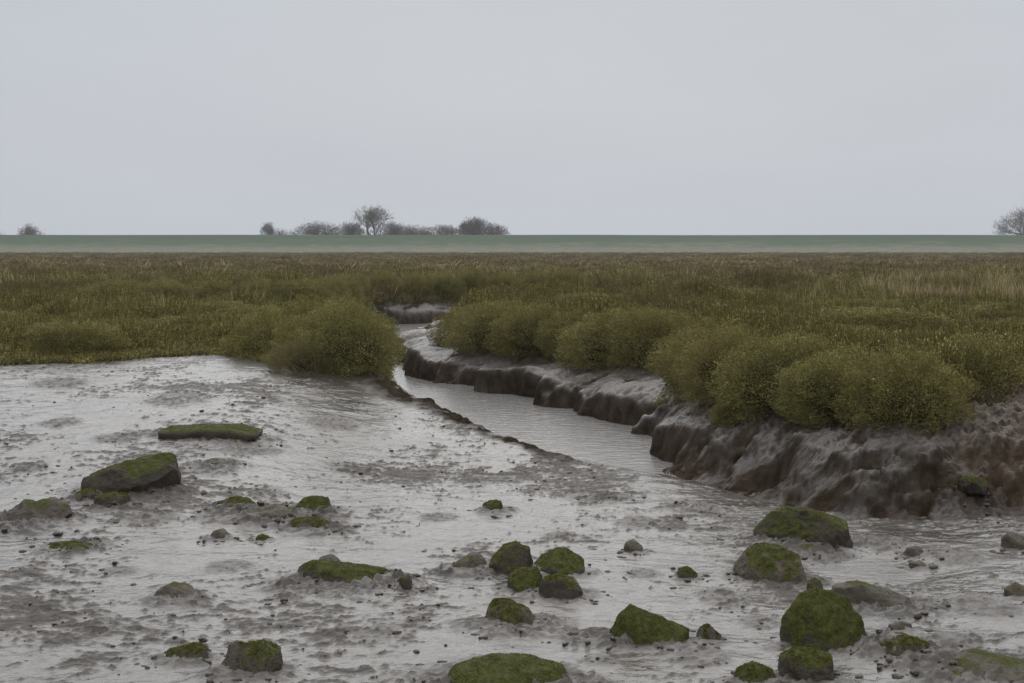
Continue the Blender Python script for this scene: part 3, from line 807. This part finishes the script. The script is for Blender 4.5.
rock([(212, 672), (216, 653), (228, 649), (240, 653), (258, 649), (276, 656), (285, 675), (280, 690), (240, 694)], 'taller brown rock with a mossy shoulder at the bottom left', .9, .5, .35, .35, rough=1.3, group=G1, base=684)
G2 = 'rocks of the centre cluster'
rock([(442, 572), (455, 565), (475, 556), (486, 560), (491, 577), (470, 578)], 'brown wedge of rock at the left end of the centre cluster', .8, .25, .35, .5, group=G2)
rock([(487, 581), (490, 562), (502, 549), (517, 546), (530, 553), (537, 572), (530, 582)], 'tall rounded green rock at the back left of the centre cluster', .95, .72, .3, .1, group=G2)
rock([(530, 576), (536, 560), (552, 551), (570, 551), (584, 564), (588, 578), (560, 581)], 'dark green domed rock at the back right of the centre cluster', .95, .62, .2, .0, group=G2)
rock([(505, 593), (508, 578), (520, 571), (538, 571), (547, 582), (545, 595)], 'bright green mossy rock at the front left of the centre cluster', .9, 1.2, .0, .1, group=G2)
rock([(538, 594), (543, 580), (560, 576), (578, 582), (592, 596), (588, 603), (560, 602)], 'dark brown flat-topped rock at the front right of the centre cluster', .9, .30, .1, .15, .1, 3.2, group=G2)
rock([(474, 628), (478, 613), (492, 604), (510, 606), (530, 616), (556, 633), (540, 635), (500, 634)], 'mossy dome with a long tail trailing right, below the centre cluster', .8, .58, .35, .2, rough=1.2, group=G1)
rock([(479, 513), (482, 504), (490, 500), (501, 503), (508, 513), (500, 516)], 'small mossy rock alone in the middle of the flat', 1, .5, .2, .1, group=G1)
rock([(621, 557), (626, 546), (634, 541), (643, 549), (648, 557)], 'small pointed brown rock right of the centre cluster', .9, .1, .4, .6, group=G1)
rock([(675, 581), (679, 571), (690, 569), (700, 575), (700, 582)], 'small yellowish mossy stone left of the flat-topped tan boulder', .9, .45, .2, .4, group=G1)
rock([(615, 634), (622, 616), (634, 609), (660, 619), (685, 632), (694, 643), (670, 650), (630, 643)], 'pale green tilted wedge rock sinking into the mud', .8, 1.2, .1, .5, .12, 1.4, .8, facets=0, mossz=.30, group=G1)
rock([(571, 644), (578, 634), (595, 631), (615, 634), (626, 643), (600, 647)], 'low brown rock left of the pale green tilted wedge', .8, .2, .55, .4, group=G1)
rock([(694, 645), (699, 632), (710, 628), (722, 638), (726, 648)], 'small ragged mossy stone right of the pale green tilted wedge', .9, .4, .3, .3, group=G1)
rock([(430, 700), (450, 676), (490, 667), (530, 668), (565, 676), (590, 694), (580, 710)], 'wide mossy rock cut by the bottom picture edge below the centre', .8, .72, .05, .1, rough=1.2, group=G1, base=704)
G3 = 'rocks of the right cluster'
rock([(755, 534), (770, 519), (790, 509), (815, 513), (845, 522), (854, 540), (856, 551), (800, 548), (772, 545)], 'big dark boulder with a bright moss crest at the back of the right cluster', .7, .62, .0, .0, .0, 4, 1.2, mossz=.48, facets=6, group=G3, base=549)
rock([(733, 566), (735, 550), (752, 546), (785, 551), (804, 562), (812, 577), (806, 588), (770, 583), (740, 576)], 'tan boulder with a flat mossy top in front of the big dark boulder', .8, .55, .05, .9, .1, 4, .9, mossz=.55, facets=5, group=G3, base=587)
rock([(780, 556), (788, 548), (815, 546), (833, 552), (838, 559), (810, 561)], 'flat brown stone wedged between the big dark boulder and the tan boulder', .8, .1, .3, .6, group=G3)
rock([(807, 600), (810, 585), (818, 580), (828, 586), (829, 600)], 'small mossy stone peeping out behind the green pyramid boulder', .9, .5, .1, .1, group=G3)
rock([(779, 655), (790, 625), (806, 601), (822, 595), (845, 603), (860, 625), (876, 642), (870, 652), (838, 658), (800, 662)], 'tall green pyramid-shaped boulder in the right foreground', .85, 1.05, .05, .5, .22, 1.3, .9, facets=0, mossz=.26, group=G3, base=658)
rock([(830, 603), (838, 591), (862, 586), (895, 595), (925, 606), (930, 614), (900, 618), (860, 612)], 'flat brown muddy rock beside the bright puddle on the right', .7, .12, .35, .4, .2, 2.6, 1.2, group=G3)
rock([(778, 694), (784, 664), (800, 656), (825, 658), (842, 664), (848, 690)], 'mossy lump in front of the green pyramid boulder at the bottom edge', .8, .62, .1, .3, rough=1.4, group=G3, base=690)
rock([(728, 696), (738, 674), (756, 668), (775, 674), (786, 692)], 'dark mossy stone at the bottom edge left of the pyramid boulder', .8, .55, .1, .1, group=G3, base=692)
rock([(868, 658), (876, 648), (900, 645), (912, 641), (930, 647), (958, 662), (940, 668), (900, 664)], 'knobbly brown rock with a green knob right of the pyramid boulder', .7, .42, .3, .4, rough=1.7, group=G3)
rock([(886, 676), (893, 664), (910, 661), (926, 669), (924, 678)], 'small dark brown stone in front of the knobbly brown rock', .9, .0, .2, .1, group=G3)
rock([(925, 698), (945, 672), (985, 659), (1015, 664), (1045, 672), (1060, 695)], 'broad bare brown rock in the bottom right corner', .7, .05, .2, .55, rough=1.0, group=G3, base=694)
rock([(944, 508), (948, 492), (962, 487), (985, 488), (996, 500), (990, 512)], 'brown rock on the right mud slope under a dark slab', .8, .0, .4, .4, group='rocks on the right mud slope', base=511)
rock([(1003, 552), (1006, 540), (1016, 534), (1032, 540), (1036, 554)], 'brown rock cut by the right picture edge below the slope', .8, .0, .3, .5, group=G3)
rock([(1005, 601), (1008, 591), (1020, 586), (1036, 592), (1038, 603)], 'reddish brown stone cut by the right picture edge near the puddle', .8, .15, .1, .7, group=G3)
rock([(886, 636), (892, 628), (905, 624), (915, 628), (919, 637)], 'small dark flat stone behind the knobbly brown rock', .8, .0, .2, .1, group=G3)
rock([(904, 556), (910, 549), (922, 548), (931, 554), (930, 560)], 'small red-brown stone at the far edge of the bright puddle', .8, .0, .1, .5, group=G3)
rock([(906, 571), (912, 564), (924, 563), (932, 569), (930, 573)], 'small pale-rimmed stone lying in the bright puddle', .8, .0, .1, .5, group=G3)
rock([(957, 492), (958, 481), (968, 477), (984, 479), (990, 485), (988, 493)], 'dark mossy slab resting on the brown rock on the right mud slope', .8, .4, .0, .0, .1, 3.4, group='rocks on the right mud slope', base=511, sink=.0, lift=.0)

spots = [place_rock(a[0], **{k: v for k, v in kw.items() if k != 'depth'}, depth=a[2] if len(a) > 2 else .8, mud=a[4] if len(a) > 4 else .3) for a, kw in [(a, {k: v for k, v in kw.items() if k not in ('mud',)}) for a, kw in ROCKS]]
for g_, (a, kw) in zip(spots, ROCKS): build_rock(g_, *a, **kw)
for px, py, wpx in ((60, 425, 40), (30, 470, 40), (150, 520, 50), (225, 520, 60), (330, 520, 40), (270, 495, 40), (410, 582, 40), (375, 637, 44), (455, 575, 50), (500, 512, 40), (560, 540, 40), (640, 525, 50), (690, 510, 60), (600, 500, 60), (720, 600, 50), (760, 625, 40), (880, 545, 60), (960, 560, 60), (985, 610, 80), (900, 645, 90), (700, 660, 60), (600, 665, 40), (40, 610, 50), (100, 630, 40), (330, 640, 40), (120, 575, 40), (230, 570, 50), (440, 520, 40), (350, 470, 50), (250, 450, 60), (120, 440, 50), (330, 425, 60), (180, 400, 70), (60, 385, 60), (640, 575, 40), (960, 645, 60)):
    g_ = ground_at(px, py); w_ = wpx*g_[1]/F/2
    SKIRTS.append((g_[0], g_[1], w_*.75, w_*.9, .012+.035*w_))

# ------------------------------------------------------------------ build the mud once the rocks are placed
px_, py_ = GX.ravel().copy(), GY.ravel().copy()
gz, gclod_shade, gslope, gveg, gst = terrain(px_, py_)
rust = S((px_-3.3)/1.6 + .6*fbm2(px_*1.5, py_*1.5, 3))*S((py_-11.6)/.9)*gslope
shape_ = GX.shape
Z2 = gz.reshape(shape_)
dzx = np.gradient(Z2, axis=1)/np.gradient(GX, axis=1); dzy = np.gradient(Z2, axis=0)/np.gradient(GY, axis=0)
nl = np.sqrt(dzx**2+dzy**2+1)
nx_, ny_, nz_ = (-dzx/nl).ravel(), (-dzy/nl).ravel(), (1/nl).ravel()
ms_ = np.nonzero((gst > .02) & (np.abs(px_) < 9))[0]
Pm = np.stack([px_[ms_], py_[ms_], gz[ms_]], 1)
dn = (.095*fbm3(Pm*np.array([4.5, 4.5, 13.]), 6, .70))*gst[ms_]
und = .13*(1-nz_[ms_])*S((gz[ms_]-.02)/.3)*np.clip(gst[ms_], 0, 1)   # lip hanging over the water
px_[ms_] += nx_[ms_]*(dn+und); py_[ms_] += ny_[ms_]*(dn+und); gz[ms_] += nz_[ms_]*dn
gclod_shade = np.maximum(gclod_shade, S((.78-nz_)/.32)*np.clip(gslope, 0, 1)*.75)  # steep bank mud: drained brown, with its shade painted in too
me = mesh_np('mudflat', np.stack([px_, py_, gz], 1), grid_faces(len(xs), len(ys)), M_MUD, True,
             {'clod_shade': gclod_shade, 'slope': gslope, 'veg': gveg.astype(np.float32), 'rust': rust})
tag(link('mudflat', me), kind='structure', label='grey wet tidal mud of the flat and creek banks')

# ------------------------------------------------------------------ loose clods and pebbles on the mud (beyond counting)
bm = bmesh.new(); bmesh.ops.create_icosphere(bm, subdivisions=2, radius=1)
CV = np.array([v.co[:] for v in bm.verts]); CF = np.array([[v.index for v in f.verts] for f in bm.faces]); bm.free()
shapes = []
for i in range(24):
    dsp = 1+.5*fbm3(CV*1.3+i*3.3, 2)+.30*fbm3(CV*3.7+i*7.1, 2)
    shapes.append(CV*dsp[:, None])
n = 9000
yy = 5.4 + 14*RNG.uniform(0, 1, n)**1.15; xx = (RNG.uniform(-1, 1, n))*(yy*.42+.6)
zz, cl, sl, vg, _ = terrain(xx, yy)
pk = ((cl > .2) | (RNG.uniform(0, 1, n) < .10)) & ~vg & (sl < .5)
pk &= zz > WATER_Z-.01
xx, yy, zz = xx[pk], yy[pk], zz[pk]
sz_ = np.zeros(len(xx))
for (rx_, ry_, hw_, hd_, hh_) in SKIRTS[:len(spots)]:      # broken bits lying round each rock
    a_ = RNG.uniform(0, 6.28, 14); q_ = RNG.uniform(1.0, 1.9, 14)
    xx = np.concatenate([xx, rx_+np.cos(a_)*q_*hw_]); yy = np.concatenate([yy, ry_+np.sin(a_)*q_*hd_]); sz_ = np.concatenate([sz_, np.full(14, .012)])
zz = terrain(xx, yy)[0]
VV = []; FF = []
for i in range(len(xx)):
    sc_ = .004 + .014*RNG.uniform()**3 + sz_[i]*RNG.uniform()**1.5
    v = shapes[i % 24]*sc_*np.array([RNG.uniform(.9, 2.2), RNG.uniform(.8, 1.5), RNG.uniform(.5, .9)])
    a = RNG.uniform(0, 6.28); c_, s_ = math.cos(a), math.sin(a)
    v = np.stack([v[:, 0]*c_-v[:, 1]*s_, v[:, 0]*s_+v[:, 1]*c_, v[:, 2]], 1) + np.array([xx[i], yy[i], zz[i]-sc_*.25])
    VV.append(v); FF.append(CF+i*len(CV))
VV = np.concatenate(VV)
tag(link('mud_clods', mesh_np('mud_clods', VV, np.concatenate(FF), M_MUD, True, {'clod_shade': np.full(len(VV), .7), 'slope': np.zeros(len(VV)), 'veg': np.zeros(len(VV)), 'rust': np.zeros(len(VV))})),
    'countless small brown mud clods and pebbles strewn over the flat', 'mud clods', kind='stuff')

# ------------------------------------------------------------------ far trees behind the sea bank
def tree(px0, px1, ptop, Y, label, dens, mat, shape, group, name='bare_tree', seed=0, cat='tree'):
    rs = np.random.default_rng(seed+100)
    x0, x1 = (px0-512)*Y/F, (px1-512)*Y/F
    W = x1-x0; H = CAM_H + (247-ptop)*Y/F - 1.0
    r = link(name, None); r.location = ((x0+x1)/2, Y, 1.0); r.empty_display_size = 1
    tag(r, label, cat, group)
    st = []; tips = []
    def grow(p, d, L, rad, lev):
        q = p + d*L*.5 + rs.normal(size=3)*L*.05; e = p + d*L + rs.normal(size=3)*L*.06
        st.append(tube([p, q, e], [rad, rad*.8, rad*.6], 5))
        tips.append((e, d, lev))
        if lev == 0: return
        for k in range(rs.integers(3, 5)):
            dd = d*.75 + rs.normal(size=3)*.55 + np.array([0, 0, .22]); dd /= np.linalg.norm(dd)
            grow(p + (e-p)*rs.uniform(.6, 1), dd, L*rs.uniform(.55, .8), rad*.55, lev-1)
    for k in range(2 if shape == 'vase' else 3):
        dd = np.array([rs.normal()*.25, rs.normal()*.25, 1.]); dd /= np.linalg.norm(dd)
        grow(np.array([rs.normal()*.3, rs.normal()*.3, -.2]), dd, H*.33, H*.022, 3)
    v, f = joined(st)
    sc = np.array([W/2*.80/max(1e-3, np.abs(v[:, 0]).max()), W/2*.80/max(1e-3, np.abs(v[:, 1]).max()), H*.92/v[:, 2].max()])
    v = v*sc
    link('trunk', mesh_np('trunk', v, f, M_TRUNK), r)
    # crown of fine twigs: clumps round the branch tips inside an uneven outline
    T = np.array([t[0] for t in tips if t[2] <= 1])*sc
    n = int(dens)
    c = T[rs.integers(0, len(T), n)] + rs.normal(size=(n, 3))*np.array([W*.055, W*.055, H*.055])
    hw = W/2; zc = H*(.60 if shape == 'vase' else .5)
    if shape != 'vase':   # dense rounded crowns fill their volume
        m = rs.uniform(size=n) < .65
        d = rs.normal(size=(n, 3)); d /= np.linalg.norm(d, axis=1)[:, None]
        lum = 1+.35*fbm3(d*1.7+seed*5, 2)
        ell = d*(rs.uniform(size=n)**.45*lum*.92)[:, None]*np.array([hw, hw, H*.46]) + np.array([0, 0, H*.5])
        c = np.where(m[:, None], ell, c)
    en = (c[:, 0]/hw)**2 + (c[:, 1]/hw)**2 + ((c[:, 2]-H*.52)/(H*.50))**2
    c = c[(c[:, 2] > H*.10) & (en < rs.uniform(.75, 1.12, len(c)))]
    dirs = (c-np.array([0, 0, H*.25]))/np.array([hw, hw, H]) + rs.normal(size=c.shape)*.5 + np.array([0, 0, .3])
    V, Fc = leaf_quads(c, dirs, rs.uniform(.5, 1.3, len(c))*H*.09, rs.uniform(.05, .11, len(c))*(1.0 if shape == 'vase' else 1.5))
    link('crown', mesh_np('crown', V, Fc, mat, False), r)

GT = 'trees behind the sea bank'
tree(18, 46, 224, 470, 'small round bare tree standing alone beyond the bank on the far left', 2550, M_TWIG, 'round', GT, seed=1)
tree(-6, 10, 231, 520, 'tiny tree top at the left picture edge beyond the bank', 850, M_TWIG, 'round', GT, seed=2)
tree(261, 280, 222, 440, 'small spreading tree at the left end of the tree group', 2210, M_TWIG, 'vase', GT, seed=3)
tree(274, 291, 227, 450, 'low tree tucked right of the spreading tree at the left end', 1190, M_TWIG, 'round', GT, seed=4)
tree(288, 344, 221, 440, 'broad domed tree between the left end tree and the tall bare tree', 5100, M_TWIG, 'round', GT, seed=5)
tree(344, 398, 207, 430, 'tallest tree, bare and fan shaped, in the middle of the group', 3910, M_TWIG2, 'vase', GT, seed=6)
tree(328, 368, 222, 425, 'low rounded tree at the left foot of the tallest tree', 4760, M_TWIG, 'round', GT, seed=7, name='hedge_tree')
tree(366, 412, 222, 425, 'low rounded tree at the right foot of the tallest tree', 4760, M_TWIG, 'round', GT, seed=8, name='hedge_tree')
tree(386, 438, 224, 440, 'low hedge-like tree right of the tallest tree', 4760, M_TWIG2, 'round', GT, seed=9, name='hedge_tree')
tree(410, 470, 224, 440, 'lowest flat hedge tree just left of the dense dark tree', 4760, M_TWIG2, 'round', GT, seed=10, name='hedge_tree')
tree(456, 498, 217, 430, 'dense dark dome-shaped tree right of the low hedge', 7140, M_TWIG, 'round', GT, seed=11)
tree(484, 512, 223, 440, 'smaller dark tree leaning out at the right end of the group', 3230, M_TWIG, 'round', GT, seed=12)
tree(992, 1064, 207, 620, 'wide hazy tree at the right picture edge beyond the bank', 7140, M_TWIG, 'round', GT, seed=13)

# ------------------------------------------------------------------ haze
hz = mesh_np('haze', [(-645, -30, -1.5), (645, -30, -1.5), (645, 870, -1.5), (-645, 870, -1.5), (-645, -30, 24), (645, -30, 24), (645, 870, 24), (-645, 870, 24)],
             [(0, 3, 2, 1), (4, 5, 6, 7), (0, 1, 5, 4), (1, 2, 6, 5), (2, 3, 7, 6), (3, 0, 4, 7)], None, False)
m = bpy.data.materials.new('haze'); m.use_nodes = True; nt = m.node_tree; nt.nodes.clear()
out = nt.nodes.new('ShaderNodeOutputMaterial'); pv = nt.nodes.new('ShaderNodeVolumePrincipled')
pv.inputs['Color'].default_value = (.90, .92, .95, 1); pv.inputs['Density'].default_value = .0003
nt.links.new(pv.outputs[0], out.inputs['Volume'])
hz.materials.append(m)
tag(link('haze', hz), 'thin grey damp haze in the air over the marsh', 'haze', kind='stuff')

# ------------------------------------------------------------------ sky and sun
SUN_EL, SUN_AZ = math.radians(38), math.radians(4)     # behind the cloud, ahead of the camera
w = bpy.data.worlds.new('World'); scene.world = w; w.use_nodes = True
nt = w.node_tree; nt.nodes.clear(); q = N(nt)
out = nt.nodes.new('ShaderNodeOutputWorld')
sky = nt.nodes.new('ShaderNodeTexSky'); sky.sky_type = 'NISHITA'; sky.sun_disc = False
sky.sun_elevation = SUN_EL; sky.sun_rotation = SUN_AZ; sky.air_density = 1.5; sky.dust_density = 5
b1 = nt.nodes.new('ShaderNodeBackground'); b1.inputs[1].default_value = .08; nt.links.new(sky.outputs[0], b1.inputs[0])
tc = nt.nodes.new('ShaderNodeTexCoord'); sx = nt.nodes.new('ShaderNodeSeparateXYZ'); nt.links.new(tc.outputs['Generated'], sx.inputs[0])
el = q.math('MAXIMUM', sx.outputs[2], 0.0)
ramp = nt.nodes.new('ShaderNodeValToRGB'); nt.links.new(el, ramp.inputs[0])
cr = ramp.color_ramp
cr.elements[0].position = 0; cr.elements[0].color = (.552, .588, .650, 1)
cr.elements[1].position = 1; cr.elements[1].color = (1.70, 1.72, 1.78, 1)
e = cr.elements.new(.17); e.color = (.505, .545, .606, 1)
e = cr.elements.new(.30); e.color = (.86, .905, .98, 1)
e = cr.elements.new(.50); e.color = (1.12, 1.15, 1.19, 1)
cl = q.noise(1.6, 4, .5, q.mapv(tc.outputs['Generated'], (1, 1, 4)))
cloud = q.mix(q.rng(cl, .25, .75), (.93, .93, .935), (1.05, 1.05, 1.045))
mul = q.node('ShaderNodeMix', data_type='RGBA', blend_type='MULTIPLY'); mul.inputs[0].default_value = 1
nt.links.new(ramp.outputs[0], mul.inputs[6]); nt.links.new(cloud, mul.inputs[7])
b2 = nt.nodes.new('ShaderNodeBackground'); nt.links.new(mul.outputs[2], b2.inputs[0]); b2.inputs[1].default_value = 1.0
ms = nt.nodes.new('ShaderNodeMixShader'); ms.inputs[0].default_value = .94
nt.links.new(b1.outputs[0], ms.inputs[1]); nt.links.new(b2.outputs[0], ms.inputs[2]); nt.links.new(ms.outputs[0], out.inputs[0])

sd = bpy.data.lights.new('sun', 'SUN'); sd.energy = .74; sd.angle = math.radians(64); sd.color = (1, .97, .93)
so = bpy.data.objects.new('sun', sd); COL.objects.link(so)
sdir = Vector((math.sin(SUN_AZ)*math.cos(SUN_EL), math.cos(SUN_AZ)*math.cos(SUN_EL), math.sin(SUN_EL)))
so.rotation_euler = (-sdir).to_track_quat('-Z', 'Y').to_euler(); so.location = (0, 0, 40)

# ------------------------------------------------------------------ camera and output
cd = bpy.data.cameras.new('camera'); cam = bpy.data.objects.new('camera', cd); COL.objects.link(cam)
cd.sensor_width = 36; cd.lens = 36*F/1024; cd.clip_start = .1; cd.clip_end = 5000
cam.location = (0, 0, CAM_H); cam.rotation_euler = (math.pi/2-PITCH, 0, 0)
scene.camera = cam
scene.render.resolution_x = 1024; scene.render.resolution_y = 683
vs = scene.view_settings; vs.view_transform = 'Standard'; vs.look = 'None'; vs.exposure = 0; vs.gamma = 1; vs.use_curve_mapping = False
try:
    cy = scene.cycles
    cy.use_denoising = True; cy.max_bounces = 6; cy.diffuse_bounces = 4; cy.glossy_bounces = 3; cy.transmission_bounces = 3; cy.volume_bounces = 1
    cy.use_adaptive_sampling = True; cy.adaptive_threshold = .015
except Exception as ex: print(ex)
